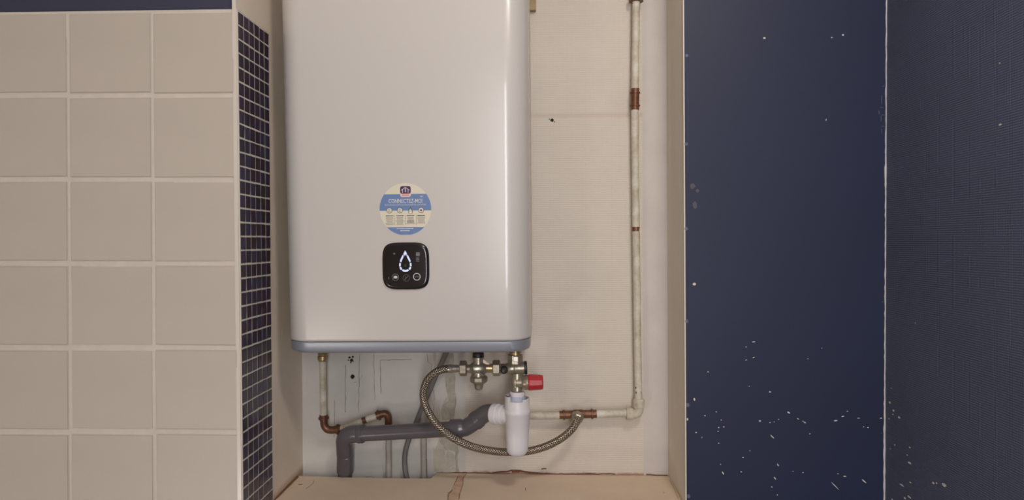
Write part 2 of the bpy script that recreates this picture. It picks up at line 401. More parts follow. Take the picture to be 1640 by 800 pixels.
for (x, y, r) in ((560, 572, 2.2), (563, 576, 2.6), (565, 571, 1.6), (562, 580, 1.2), (558, 576, 1), (566, 578, .9), (888, 195, 1), (880, 191, 1)):
    c = P(x, y, YB); rr = M(r, YB); ps = [c+V(math.cos(2*PI*k/7)*rr*random.uniform(.6, 1.3), 0, math.sin(2*PI*k/7)*rr*random.uniform(.6, 1.3)) for k in range(7)]
    prism(bm, ps, [p-V(0, .0017, 0) for p in ps])
spart('chipped_spot', bm, MT['hole'], wb, stuff=True)
def streak(bm, pts, wpx, th=.0004, y=YB, jit=.6):
    """thin ribbon along pixel points on a wall"""
    fine = []
    for a, b in zip(pts, pts[1:]):
        n = max(2, int(math.hypot(b[0]-a[0], b[1]-a[1])/7))
        for k in range(n): fine.append((a[0]+(b[0]-a[0])*k/n+random.uniform(-jit, jit), a[1]+(b[1]-a[1])*k/n+random.uniform(-jit, jit)))
    fine.append(pts[-1])
    vert = abs(pts[-1][1]-pts[0][1]) > abs(pts[-1][0]-pts[0][0]); A = []; B = []
    for x, yy in fine:
        ww = wpx*random.uniform(.4, 1)/2; d = (ww, 0) if vert else (0, ww)
        A.append((x-d[0], yy-d[1])); B.append((x+d[0], yy+d[1]))
    for i in range(len(A)-1):
        q = [P(*A[i], y), P(*A[i+1], y), P(*B[i+1], y), P(*B[i], y)]
        prism(bm, q, [p-V(0, th, 0) for p in q])
bm = bmesh.new()
for pts in ([(575.5, 566), (574.5, 660)], [(553.5, 584), (553, 660)], [(598.5, 566), (600, 640)], [(609.5, 576), (610, 630)], [(610, 576), (660, 575)],
            [(684, 566), (685, 580), (692, 583), (690, 600), (696, 640)], [(575, 610), (580, 600), (579, 612)], [(566, 612), (571, 611)], [(585, 763), (594, 762), (601, 765)], [(536, 640), (535, 700)]):
    streak(bm, pts, .9)
spart('hairline_crack', bm, MT['crackm'], wb, stuff=True)
bm = bmesh.new()
for pts, wd in (([(700, 756.5), (745, 756), (790, 757)], 1.6), ([(790, 756.5), (812, 754), (826, 752), (840, 755), (870, 757.5)], 3.2), ([(820, 754), (832, 754)], 5),
                ([(867, 750), (875, 750)], 1.6), ([(870, 758), (985, 758)], 1.4), ([(1035, 759), (1066, 760)], 1.4), ([(1062, 761), (1069, 761)], 3)):
    streak(bm, pts, wd, .002, y=YB-.001)
spart('rust_line', bm, MT['rust'], wb, stuff=True)

# right reveal, blue board, right wall
bm = bmesh.new()
def rr_(z): return [V(LD.at(z), YP, z), V(LC.at(z), YB, z), V(LC.at(z)+.012, YB, z), V(LD.at(z)+.012, YP, z)]
prism(bm, rr_(Z0), rr_(Z1))
wrr = struct('wall_reveal_right', bm, MT['reveal_r'], label='narrow beige right side of the niche')
bm = bmesh.new()
def wf(z): return [V(LD.at(z)+.0015, YP-.0005, z), V(LE.at(z)+.03, YP-.0005, z), V(LE.at(z)+.03, YP+.02, z), V(LD.at(z)+.0015, YP+.02, z)]
prism(bm, wf(Z0), wf(Z1))
wfo = struct('wall_front', bm, MT['blue'], label='deep blue boarded wall right of the niche')
bm = bmesh.new()
prism(bm, [V(LD.at(Z0)-.0006, YP-.001, Z0), V(LD.at(Z0)+.0018, YP-.001, Z0), V(LD.at(Z0)+.0018, YP+.01, Z0), V(LD.at(Z0)-.0006, YP+.01, Z0)],
          [V(LD.at(Z1)-.0006, YP-.001, Z1), V(LD.at(Z1)+.0018, YP-.001, Z1), V(LD.at(Z1)+.0018, YP+.01, Z1), V(LD.at(Z1)-.0006, YP+.01, Z1)])
spart('edge_bead', bm, MT['chip'], wrr)
bm = bmesh.new()
def wri(z): return [V(xr(z), YF, z), V(xr(z), YP, z), V(xr(z)+.06, YP, z), V(xr(z)+.06, YF, z)]
prism(bm, wri(Z0), wri(Z1))
wri_o = struct('wall_right', bm, MT['blue_r'], label='slate blue side wall at the right')
# screw heads along the left edge of the board
for k, (x, y) in enumerate(((1100, 89), (1099, 230.5), (1099, 366), (1099.5, 514), (1101.5, 648), (1102.5, 794))):
    bm = bmesh.new(); c = P(x, y, YP)
    lathe(bm, c+V(0, .0005, 0), V(0, -1, 0), [(0, .0042), (.0012, .0040), (.0018, .003), (.0012, .0022), (.0013, .0001)], 14)
    spart('screw', bm, mat('painted_screw', (86, 94, 118), .45) if k == 0 else bpy.data.materials['painted_screw'], wfo, smooth=True)
# chips in the paint: (x, y, length, width, angle) in pixels
ch = [(1112, 454.5, 6, 5, 0), (1207, 547, 6, 1.5, 8), (1195, 555, 2, 1.5, 0), (1207, 572, 4, 1.6, 25), (1195, 576, 3, 1.2, 20), (1134, 595, 2, 2, 0), (1233, 627, 4, 2.5, 0),
      (1112, 639, 3, 5, 0), (1101, 671, 3, 5, 0), (1147, 659, 2, 2, 0), (1129, 665, 2, 2, 0), (1155, 672, 2, 1.5, 0), (1151, 684, 2, 3, 0), (1159, 683, 3, 1.5, 0), (1115, 692, 3, 2, 0),
      (1263, 660, 6, 2.5, -30), (1278, 670, 4, 1.2, -25), (1286, 674, 3, 1, -30), (1289, 676, 5, 1.8, -30), (1217, 673.5, 4, 2.5, 0), (1233, 676, 3, 1, 10), (1247, 671, 2, 1.5, 0), (1240, 675, 2, 1.2, 0),
      (1338.5, 673, 6, 2.2, 8), (1350, 666, 5, 1.8, 10), (1357, 658, 3, 1, 0), (1375, 669, 5, 1.2, 0), (1383, 683, 2, 1.2, 0), (1390, 684, 3, 2, 0), (1237, 699, 9, 1.8, -45), (1297, 694, 3, 1, 0),
      (1150, 690, 2, 2, 0), (1190, 732, 3, 2, 0), (1201, 721, 2, 1, 0), (1246, 744, 5, 2, -60), (1158, 757, 6, 2, -65), (1154, 743, 2, 1.5, 0), (1187, 755, 3, 1.5, 0), (1241, 765, 6, 2, -50), (1236, 779, 2, 2, 0),
      (1270, 754, 2, 1, 0), (1286, 756, 2, 2, 0), (1353, 762, 6, 1.8, -8), (1342, 758, 3, .8, 0), (1337, 777, 18, 1, -45), (1384, 770, 11, 1.8, -42), (1151, 709, 2, 1.5, 0), (1124, 700, 3, .8, 40),
      (1224, 61, 5, 3, 0), (1332, 60, 2.5, 2, 0), (1350, 56, 4, 3, 0), (1323, 192, 1.5, 3, 0), (1200, 618, 2, 1, 0), (1316, 557, 2, 1, 0), (1294, 574, 3, .8, 0), (1245, 792, 2, 2, 0), (1411, 669, 4, 1.5, 0)]
bm = bmesh.new()
def chip(bm, c, e1, e2, nrm, L, W, n=7):
    ps = [c+e1*(math.cos(2*PI*k/n)*L*random.uniform(.7, 1.1))+e2*(math.sin(2*PI*k/n)*W*random.uniform(.7, 1.1)) for k in range(n)]
    prism(bm, [p-nrm*.0002 for p in ps], [p+nrm*.0003 for p in ps])
for x, y, l, w_, a in ch:
    c = P(x, y, YP-.0005); a = math.radians(a); s = M(1, YP)*.5
    chip(bm, c, V(math.cos(a), 0, math.sin(a)), V(-math.sin(a), 0, math.cos(a)), V(0, -1, 0), l*s, w_*s)
spart('paint_chip', bm, MT['chip'], wfo, stuff=True)
def PX(px, py):                               # point on the right wall
    r = ray(px, py); x = LE.at(1.5); k = CAM+r*(x/r.x); x = LE.at(k.z); return CAM+r*(x/r.x)
bm = bmesh.new()
for x, y, l, w_ in ((1427.5, 621, 1.5, 2), (1425, 644, 4, 5), (1431, 657, 4, 4), (1430, 663, 2, 3), (1424, 670, 2, 2), (1440, 668, 4, 4), (1426, 718, 2, 2), (1433, 712, 2, 3), (1457, 716, 3, 3), (1453, 728, 2, 3),
                (1457, 741, 6, 4), (1444, 776, 7, 3.5), (1458, 772, 3, 3), (1495, 773, 4, 4), (1500, 773, 2, 3), (1512, 776, 6, 6), (1449, 797, 4, 4), (1456, 795, 6, 4), (1429, 799, 3, 3), (1466, 517, 2, 2), (1602, 199.5, 3, 3), (1601, 101, 2, 2)):
    chip(bm, PX(x, y), V(0, 1, 0), V(0, 0, 1), V(-1, 0, 0), l*.0011, w_*.0005)
spart('paint_chip', bm, MT['chip'], wri_o, stuff=True)
# sealant line in the corner, cracked here and there
bm = bmesh.new(); ptsl = []
for k in range(0, 141):
    z = P(1416, 800, YP).z-.06 + k*.0082; ptsl.append(V(LE.at(z)-.0008+random.uniform(-.0004, .0004), YP-.0012, z))
tube(bm, ptsl, [random.uniform(.0010, .0017)*(1.7 if (P(1416, 640, YP).z > p.z) or (P(1416, 300, YP).z < p.z < P(1416, 260, YP).z) else 1) for p in ptsl], 6)
spart('sealant', bm, mat('old_sealant', (196, 194, 196), .6), wfo)
bm = bmesh.new()
for x, y, l, w_, a in ((1416, 138, 5, 1, 0), (1413, 160, 1, 16, 0), (1413, 172, 7, .8, 0), (1409, 180, 1, 9, 10), (1416, 184, 7, .8, 0), (1412, 190, 1, 12, 0), (1415, 202, 6, 1, 0), (1413, 210, 1, 8, 0), (1418, 243, 6, 1, 40), (1414, 483, 4, 1, 0), (1413, 693, 3, 1, 0), (1410, 670, 4, 1, 0)):
    c = P(x-1, y, YP-.0005); a = math.radians(a); s = M(1, YP)*.5
    chip(bm, c, V(math.cos(a), 0, math.sin(a)), V(-math.sin(a), 0, math.cos(a)), V(0, -1, 0), l*s, w_*s)
spart('cracked_sealant', bm, MT['scuff'], wfo, stuff=True)
bm = bmesh.new()
for x, y, l, w_, a in ((1109, 298, 10, 9, 0), (1117, 305, 6, 6, 0), (1113, 328, 7, 14, 0)):
    c = P(x, y, YP-.0005); s = M(1, YP)*.5
    chip(bm, c, V(1, 0, 0), V(0, 0, 1), V(0, -1, 0), l*s, w_*s, 12)
spart('scuff_mark', bm, mat('tan_rub', (92, 88, 96), .7, var=.3, vscale=120), wfo, stuff=True)

# ledge: two painted slabs with a stained joint
led = None
yn = .303
xl_, xr_ = LB.at(ZL), LC.at(ZL)
yf = YP
j0a, j0b = PZ(733, 761, ZL), PZ(716, 800, ZL)
j1a, j1b = PZ(746, 755, ZL), PZ(735, 800, ZL)
def ext(a, b, y): t = (y-a.y)/(b.y-a.y); return a.x+(b.x-a.x)*t
def slab(bm, poly, z0, z1): prism(bm, [V(x, y, z0) for x, y in poly], [V(x, y, z1) for x, y in poly])
bm = bmesh.new()
core = [(reveal_pt(yf, ZL).x, yf), (LD.at(ZL), yf), (xr_, YB), (PZ(697, 757, ZL).x, YB), (PZ(690, 764, ZL).x, yn), (reveal_pt(yn, ZL).x, yn)]
slab(bm, core, ZL-.05, ZL-.0025)
led = struct('ledge', bm, MT['dirt'], label='sandy ledge at the bottom of the niche')
bm = bmesh.new()
slab(bm, [(reveal_pt(yf, ZL).x, yf), (ext(j0a, j0b, yf), yf), (ext(j0a, j0b, .335), .335), (ext(j0a, j0b, YB-.002), YB-.002), (PZ(699, 757, ZL).x, YB-.002), (PZ(691, 764, ZL).x, yn+.002),
          (PZ(676, 767, ZL).x, yn), (PZ(655, 768, ZL).x, yn-.001), (PZ(560, 767.5, ZL).x, yn-.0), (reveal_pt(yn, ZL).x, yn+.006)], ZL-.003, ZL)
spart('slab', bm, MT['ledge'], led)
bm = bmesh.new()
slab(bm, [(ext(j1a, j1b, yf), yf), (LD.at(ZL), yf), (xr_, YB-.001), (ext(j1a, j1b, YB-.001), YB-.001)], ZL-.003, ZL+.0002)
spart('slab', bm, MT['ledge'], led)
bm = bmesh.new()
slab(bm, [(ext(j0a, j0b, yf)+.0002, yf), (ext(j1a, j1b, yf)-.0002, yf), (ext(j1a, j1b, YB)-.0002, YB-.001), (ext(j0a, j0b, YB)+.0002, YB-.001)], ZL-.003, ZL-.0002)
jm = mat('rusty_joint', (226, 202, 176), .8, var=.4, vscale=40, dark=(196, 158, 128))
spart('joint_filler', bm, jm, led)
def zstreak(bm, pts, w0, th=.0005):
    for a, b in zip(pts, pts[1:]):
        p, q = PZ(*a, ZL), PZ(*b, ZL); d = (q-p).normalized(); s = V(-d.y, d.x, 0)*w0
        k = [p-s*random.uniform(.1, .7), q-s*random.uniform(.1, .7), q+s*random.uniform(.1, .7), p+s*random.uniform(.1, .7)]
        prism(bm, k, [x+V(0, 0, th) for x in k])
bm = bmesh.new()
zstreak(bm, [(733, 763), (730, 771), (727, 776)], .001); zstreak(bm, [(725, 784), (722, 786), (718, 791), (717, 799)], .0018); zstreak(bm, [(723, 787), (717, 789)], .002)
zstreak(bm, [(748, 757), (741, 765), (742, 774), (736, 790), (735, 799)], .0009)
zstreak(bm, [(503, 768), (502, 773), (495, 779), (490, 782)], .0006); zstreak(bm, [(478, 776), (484, 775)], .002)
zstreak(bm, [(841, 781), (842, 785)], .0015); zstreak(bm, [(1062, 788), (1064, 789)], .0012); zstreak(bm, [(1072, 768), (1080, 783), (1086, 798)], .0009)
spart('rust_crack', bm, MT['rust'], led, stuff=True)
bm = bmesh.new(); ptsd = [reveal_pt(y, ZL, .002)+V(0, 0, .0005) for y in (yf, .19, .22, .25, .27, .3)]
tube(bm, ptsd, [.002, .003, .0024, .0032, .0026, .0035], 6)
spart('dirt_line', bm, MT['dirt'], led, stuff=True)
bm = bmesh.new()
box(bm, (LA.at(.5)-.0, YP+.004, Z0), (LD.at(.5)+.02, YP+.02, ZL-.05))
struct('wall_lower', bm, MT['reveal_r'])
# rest of the small room
bm = bmesh.new(); box(bm, (XL, YF, -.05), (.75, .38, 0)); struct('floor', bm, MT['floor'])
bm = bmesh.new(); box(bm, (XL, YF, Z1), (.75, .38, Z1+.05)); struct('ceiling', bm, MT['ceil'])
bm = bmesh.new(); box(bm, (XL-.05, YF, 0), (XL, .38, Z1)); struct('wall_far_left', bm, MT['room'])
bm = bmesh.new(); box(bm, (XL, YF-.05, 0), (.75, YF, Z1)); struct('wall_behind', bm, MT['room'])

# ---------------------------------------------------------------- water heater
HX = -.2565; HY0 = .10; HD = .235; HW = .470; HZ = P(659, 561.5, HY0).z
heater = thing('water_heater', 'large white flat electric water heater hanging on the niche back wall', 'water heater', (HX, HY0+HD, HZ))
heater.rotation_euler = (math.radians(1.3), math.radians(-.58), 0)
def plan(w_, y0, y1, r, ry=None, n=10):
    """outline (local, y measured from the wall side = 0, front negative)"""
    ry = ry or r; pts = [(w_/2, y1)]
    for k in range(n+1):
        a = PI/2*k/n; pts.append((w_/2-r+r*math.cos(a), y0+ry-ry*math.sin(a)))
    for k in range(n+1):
        a = PI/2*k/n; pts.append((-w_/2+r-r*math.sin(a), y0+ry-ry*math.cos(a)))
    pts.append((-w_/2, y1)); return pts
def shell(bm, levels):
    """levels: (z, width, y0, y1, r)"""
    rings = [[bm.verts.new((x, y, z)) for x, y in plan(w_, y0, y1, r)] for z, w_, y0, y1, r in levels]
    for a, b in zip(rings, rings[1:]):
        for k in range(len(a)): bm.faces.new((a[k], a[(k+1) % len(a)], b[(k+1) % len(a)], b[k]))
    bm.faces.new(rings[0][::-1]); bm.faces.new(rings[-1])
HT = .80; Fy = -HD
bm = bmesh.new()
lv = []
for k in range(5):
    a = PI/2*k/4; ins = .006*(1-math.sin(a)); lv.append((.0225+.006*(1-math.cos(a)), HW-2*ins, Fy+ins, -.11, .046-ins*.5))
lv.append((HT-.03, HW+.006, Fy-.001, -.11, .046))
for k in range(5):
    a = PI/2*k/4; ins = .02*(1-math.cos(a)); lv.append((HT-.02+.02*math.sin(a), HW+.006-2*ins, Fy+ins, -.11, .046))
shell(bm, lv)
body = finish(bm, 'front_casing', MT['heater'], heater, True, sharp=50)
bm = bmesh.new()
shell(bm, [(.034, HW+.002, -.112, -.012, .006), (HT-.01, HW+.006, -.112, -.012, .006)])
o = finish(bm, 'back_shell', MT['shell'], heater); o['label'] = 'cream rear shell'
bm = bmesh.new()
shell(bm, [(.0, HW-.022, Fy+.012, -.02, .04), (.0008, HW-.014, Fy+.008, -.02, .042), (.003, HW-.006, Fy+.0035, -.02, .044), (.007, HW-.002, Fy+.001, -.02, .045), (.0215, HW-.0005, Fy+.0002, -.02, .045), (.0225, HW-.004, Fy+.002, -.02, .044)])
o = finish(bm, 'bottom_band', MT['band'], heater, True, sharp=30); o['label'] = 'silver grey band round the bottom'
for x in (-.14, .14):
    bm = bmesh.new(); box(bm, (x-.02, -.02, .60), (x+.02, -.0005, .66)); finish(bm, 'wall_mount', MT['steel'], heater)

# local coordinates on the heater's front from pixels
HM = Matrix.LocRotScale(heater.location, heater.rotation_euler, None); HI = HM.inverted()
def HP(px, py, off=0):
    o_ = HI @ CAM; d_ = (HI.to_3x3() @ ray(px, py)); k = (Fy-.0005-off-o_.y)/d_.y; return o_+d_*k
U = (HP(660, 335)-HP(650, 335)).length/10     # one pixel on the front
def plate(pts, m, name, parent, y, th=.0003, bevel=0):
    bm = bmesh.new(); prism(bm, [V(x, y, z) for x, z in pts], [V(x, y-th, z) for x, z in pts]); return finish(bm, name, m, parent, bevel=bevel)
def chord(R, zlo, zhi, n=24):
    pts = []
    for k in range(n+1):
        z = zlo+(zhi-zlo)*k/n; pts.append((math.sqrt(max(R*R-z*z, 0)), z))
    for k in range(n+1):
        z = zhi+(zlo-zhi)*k/n; pts.append((-math.sqrt(max(R*R-z*z, 0)), z))
    out = []
    for p in pts:
        if not out or (abs(p[0]-out[-1][0])+abs(p[1]-out[-1][1])) > 1e-6: out.append(p)
    return out
def txt(s, size, m, name, parent, cx, cz, y, ext_=.00012, fit=None, bold=0):
    cu = bpy.data.curves.new('t', 'FONT'); cu.body = s; cu.size = size; cu.align_x = 'CENTER'; cu.align_y = 'CENTER'; cu.extrude = ext_; cu.resolution_u = 2; cu.offset = bold
    ob = bpy.data.objects.new('t', cu); C.objects.link(ob); dg = bpy.context.evaluated_depsgraph_get(); dg.update()
    me = bpy.data.meshes.new_from_object(ob.evaluated_get(dg)); bpy.data.objects.remove(ob)
    xs = [v.co.x for v in me.vertices]; k = 1 if not fit else fit/(max(xs)-min(xs))
    mx = (max(xs)+min(xs))/2
    me.transform(Matrix.Translation(V(cx, y, cz)) @ Matrix.Rotation(PI/2, 4, 'X') @ Matrix.Diagonal((k, 1, 1, 1)) @ Matrix.Translation(V(-mx, 0, 0)))
    me.name = name; me.materials.clear(); me.materials.append(m)
    o = bpy.data.objects.new(name, me); C.objects.link(o); o.parent = parent; return o
def circ(r, cx=0, cz=0, n=24, sx=1): return [(cx+math.cos(2*PI*k/n)*r*sx, cz+math.sin(2*PI*k/n)*r) for k in range(n)]
def ringp(bm, r0, r1, cx, cz, y, th=.0003, n=24):
    a = circ(r0, cx, cz, n); b = circ(r1, cx, cz, n)
    for i in range(n):
        j = (i+1) % n; q = [a[i], a[j], b[j], b[i]]; prism(bm, [V(x, y, z) for x, z in q], [V(x, y-th, z) for x, z in q])

# round sticker
sc_c = HP(649.3, 334.7); R = 41.3*U
st = plate(circ(R, 0, 0, 64), MT['sticker'], 'sticker', heater, 0, .0004); st.location = (sc_c.x, Fy-.0004, sc_c.z); st['label'] = 'round cream and blue sticker reading CONNECTEZ-MOI'
ys = -.0004
plate(chord(R, -2.2*U, 24.0*U), MT['sticker_blue'], 'blue_band', st, ys, .0002)
plate(chord(R*.999, -R*.985, -28.5*U), MT['sticker_blue'], 'blue_foot', st, ys, .0002)
def rrect(cx, cz, w_, h_, r, n=5):
    pts = []
    for qx, qz, a0 in ((1, 1, 0), (-1, 1, PI/2), (-1, -1, PI), (1, -1, 3*PI/2)):
        for k in range(n+1):
            a = a0+PI/2*k/n; pts.append((cx+qx*(w_/2-r)+math.cos(a)*r, cz+qz*(h_/2-r)+math.sin(a)*r))
    return pts
plate(rrect(.6*U, 28*U, 17*U, 17*U, 3*U), MT['sticker_pink'], 'logo_base', st, ys-.0002, .0002)
plate(rrect(.6*U, 30.5*U, 17*U, 12*U, 3*U), MT['sticker_purple'], 'logo_square', st, ys-.0004, .0002)
bm = bmesh.new()
for q in ([(-4.5, 26), (-3.6, 26), (-3.6, 31), (-4.5, 31)], [(4.5, 26), (5.4, 26), (5.4, 31), (4.5, 31)], [(-6, 30.4), (.5, 35.2), (.5, 34.2), (-5.6, 29.6)], [(7, 30.4), (.5, 35.2), (.5, 34.2), (6.6, 29.6)], [(-.1, 27), (1.1, 27), (1.1, 33), (-.1, 33)]):
    prism(bm, [V(x*U, ys-.0006, z*U) for x, z in q], [V(x*U, ys-.0008, z*U) for x, z in q])
finish(bm, 'house_symbol', MT['white_ink'], st)
bm = bmesh.new()
for k in range(6):
    x = -5.2+2.0*k; q = [(x, 21.5), (x+1.5, 21.5), (x+1.5, 23), (x, 23)]
    prism(bm, [V(a*U, ys-.0004, b*U) for a, b in q], [V(a*U, ys-.0006, b*U) for a, b in q])
finish(bm, 'logo_lettering', MT['red_ink'], st)['kind'] = 'stuff'
txt('CONNECTEZ-MOI', 9.2*U, MT['white_ink'], 'headline', st, .2*U, 12.7*U, ys-.0004, fit=54*U, bold=.00008)
txt("TÉLÉCHARGEZ L'APPLICATION AVANT DE CONTINUER", 3.0*U, MT['white_ink'], 'small_print', st, .0*U, 6.8*U, ys-.0004, fit=67*U)
bm = bmesh.new()
for r0, a0 in ((1.2, .2), (2.3, .2), (3.4, .2)):
    for k in range(5):
        a, b = math.radians(45+18*k), math.radians(45+18*(k+1)); q = [(26+math.cos(a)*r0, 18+math.sin(a)*r0*.7), (26+math.cos(b)*r0, 18+math.sin(b)*r0*.7), (26+math.cos(b)*(r0+.6), 18+math.sin(b)*(r0+.6)*.7), (26+math.cos(a)*(r0+.6), 18+math.sin(a)*(r0+.6)*.7)]
        prism(bm, [V(x*U, ys-.0002, z*U) for x, z in q], [V(x*U, ys-.0005, z*U) for x, z in q])
finish(bm, 'signal_symbol', MT['white_ink'], st)
def drop_out(cx, cz, s, n=28):
    out = []
    for k in range(n):
        t = 2*PI*k/n; x = math.sin(t)*abs(math.sin(t/2))**1.35; out.append((cx+x*s*.86, cz+math.cos(t)*s))
    return out
for k, x in enumerate((-25.5, -8.8, 8.2, 25.2)):
    if k == 2:
        plate(drop_out(x*U, -2.0*U, 5.6*U), MT['dark_ink'], 'icon', st, ys-.0003, .0002)
        plate(drop_out(x*U, -3.0*U, 4.4*U), MT['sticker'], 'icon_centre', st, ys-.0006, .0002)
    else:
        plate(circ(4.6*U, x*U, -1.8*U), MT['dark_ink'], 'icon', st, ys-.0003, .0002)
        plate(circ(3.9*U, x*U, -1.8*U), MT['sticker'], 'icon_centre', st, ys-.0005, .0002)
        if k == 3: plate(circ(1.6*U, x*U, -2*U, 12), MT['dark_ink'], 'icon_dot', st, ys-.0007, .0002)
        else:
            bm = bmesh.new()
            for j in range(3):
                q = [(x-2, -.2-1.5*j), (x+1.6-j*.4, -.2-1.5*j), (x+1.6-j*.4, -.7-1.5*j), (x-2, -.7-1.5*j)]; prism(bm, [V(a*U, ys-.0007, b*U) for a, b in q], [V(a*U, ys-.0009, b*U) for a, b in q])
            finish(bm, 'icon_lines', MT['grey_ink'], st)['kind'] = 'stuff'
bm = bmesh.new(); bmd = bmesh.new()
def dashes(b_m, x, z, w_, h_):
    p = x-w_/2
    while p < x+w_/2:
        l = min(random.uniform(1.0, 2.4), x+w_/2-p); q = [(p, z), (p+l, z), (p+l, z-h_), (p, z-h_)]
        prism(b_m, [V(a*U, ys-.0002, b*U) for a, b in q], [V(a*U, ys-.0004, b*U) for a, b in q]); p += l+.45
for x, n in ((-25.5, 7), (-8.8, 7), (8.2, 3), (25.2, 6)):
    dashes(bmd, x, -9.5, 12, 1.3)
    for j in range(n): dashes(bm, x, -12.4-1.9*j, random.uniform(9, 14), .7)
    if n == 3: dashes(bmd, x, -18, 11, 1.2); dashes(bmd, x, -20.2, 11, 1.2); dashes(bm, x, -22.6, 15, .7)
for x in (-17.2, -.3, 16.8):
    q = [(x, -9), (x+.4, -9), (x+.4, -25), (x, -25)]; prism(bm, [V(a*U, ys-.0002, b*U) for a, b in q], [V(a*U, ys-.0004, b*U) for a, b in q])
finish(bm, 'fine_print', MT['grey_ink'], st)['kind'] = 'stuff'
finish(bmd, 'bold_print', MT['dark_ink'], st)['kind'] = 'stuff'
bm = bmesh.new(); dashes(bm, -1, -30.3, 26, .9); dashes(bm, -1, -33.3, 15, 1.6)
finish(bm, 'foot_print', MT['white_ink'], st)['kind'] = 'stuff'

# black control panel
cp = HP(650.2, 425.5)
def squircle(a, n=60, e=4.4): return [(a*math.copysign(abs(math.cos(2*PI*k/n))**(2/e), math.cos(2*PI*k/n)), a*math.copysign(abs(math.sin(2*PI*k/n))**(2/e), math.sin(2*PI*k/n))) for k in range(n)]
bm = bmesh.new(); A = 37.6*U; rings = []
for s, y in ((1.0, .001), (1.0, -.002), (.985, -.0038), (.95, -.0052), (.9, -.006), (.86, -.0062)):
    rings.append([bm.verts.new((x*s, y, z*s)) for x, z in squircle(A)])
for a, b in zip(rings, rings[1:]):
    for k in range(60): bm.faces.new((a[k], a[(k+1) % 60], b[(k+1) % 60], b[k]))
bm.faces.new(rings[-1]); bm.faces.new(rings[0][::-1])
panel = finish(bm, 'control_panel', MT['black'], heater, True, sharp=60); panel.location = (cp.x, Fy-.0002, cp.z); panel['label'] = 'glossy black square control panel with rounded corners'
yp = -.0062
def dropc(t, s):                              # centreline of the drop, t from 0 (tip) to 1
    t = 2*PI*t; return (math.sin(t)*abs(math.sin(t/2))**1.3*s*.80, math.cos(t)*s)
def seg(bm, t0, t1, s0, s1, cz, n=8, y=yp):
    for k in range(n):
        a, b = t0+(t1-t0)*k/n, t0+(t1-t0)*(k+1)/n
        q = [dropc(a, s0), dropc(b, s0), dropc(b, s1), dropc(a, s1)]; off0, off1 = 0, 1.5*U
        q = [(q[0][0], q[0][1]+cz), (q[1][0], q[1][1]+cz), (q[2][0], q[2][1]+cz-off1), (q[3][0], q[3][1]+cz-off1)]
        prism(bm, [V(x, y+.0001, z) for x, z in q], [V(x, y-.0003, z) for x, z in q])
for t0, t1 in ((-.125, .125), (.145, .255), (.275, .335), (.35, .41), (.43, .57), (.59, .65), (.665, .725), (.745, .855)):
    bm = bmesh.new(); seg(bm, t0, t1, 17*U, 12.6*U, 8.0*U)
    o = finish(bm, 'light_segment', MT['drop'], panel); o['label'] = 'lit pale blue segment of the drop symbol'
plate([(x*.9, z) for x, z in drop_out(0, 1.5*U, 3*U)], mat('dim_drop', (52, 46, 44), .3), 'centre_mark', panel, yp, .0002)
for k, (x, z) in enumerate(((-16.2, -17.5), (1.2, -18.7), (18.0, -17.0))):
    bm = bmesh.new(); ringp(bm, (5.9 if k == 2 else 5.6)*U, (5.0 if k == 2 else 5.0)*U, x*U, z*U, yp)
    b = finish(bm, 'touch_button', [MT['grey_ink'], mat('dim_print', (92, 80, 74), .5), MT['white_ink']][k], panel)
    if k == 2: b['label'] = 'brightly ringed button reading BOOST'
txt('BOOST', 3.4*U, MT['grey_ink'], 'button_lettering', panel, 18*U, -17*U, yp-.0001, fit=8*U)
txt('+ -', 4*U, MT['grey_ink'], 'plus_minus_symbol', panel, 1*U, -17.5*U, yp-.0001)
bm = bmesh.new(); q = [(-1.6, -21.6), (-1, -21.9), (3.8, -16.2), (3.2, -15.8)]; prism(bm, [V(x*U, yp, z*U) for x, z in q], [V(x*U, yp-.0003, z*U) for x, z in q]); finish(bm, 'slash_symbol', MT['grey_ink'], panel)
bm = bmesh.new()
for q in ([(-19, -19.4), (-17.8, -19.4), (-17.8, -15.6), (-19, -15.6)], [(-17.4, -19.4), (-14.9, -19.4), (-14.9, -15.2), (-17.4, -15.2)], [(-14.5, -19.4), (-13.3, -19.4), (-13.3, -15.6), (-14.5, -15.6)]):
    prism(bm, [V(x*U, yp, z*U) for x, z in q], [V(x*U, yp-.0003, z*U) for x, z in q])
finish(bm, 'suitcase_symbol', MT['white_ink'], panel)
bm = bmesh.new()
for r0 in (.2, 1.3, 2.4):
    for k in range(4):
        a, b = math.radians(45+22.5*k), math.radians(45+22.5*(k+1)); q = [(-17.5+math.cos(a)*r0, 18+math.sin(a)*r0), (-17.5+math.cos(b)*r0, 18+math.sin(b)*r0), (-17.5+math.cos(b)*(r0+.7), 18+math.sin(b)*(r0+.7)), (-17.5+math.cos(a)*(r0+.7), 18+math.sin(a)*(r0+.7))]
        prism(bm, [V(x*U, yp, z*U) for x, z in q], [V(x*U, yp-.0003, z*U) for x, z in q])
finish(bm, 'wireless_symbol', MT['grey_ink'], panel)
bm = bmesh.new()
for k in range(6):
    z = 21.5-2.4*k-(1 if k > 2 else 0); w_ = 6 if k < 3 else 5; q = [(17.3, z), (17.3+w_, z), (17.3+w_, z-(2.0 if k < 2 else 1.2)), (17.3, z-(2.0 if k < 2 else 1.2))]
    prism(bm, [V(x*U, yp, z_*U) for x, z_ in q], [V(x*U, yp-.0003, z_*U) for x, z_ in q])
finish(bm, 'rating_marks', MT['grey_ink'], panel)['kind'] = 'stuff'
bm = bmesh.new(); q = [(-27.4, -17), (-26.8, -17), (-26.8, -20.5), (-27.4, -20.5)]; prism(bm, [V(x*U, yp, z*U) for x, z in q], [V(x*U, yp-.0003, z*U) for x, z in q]); finish(bm, 'tick_mark', MT['grey_ink'], panel)

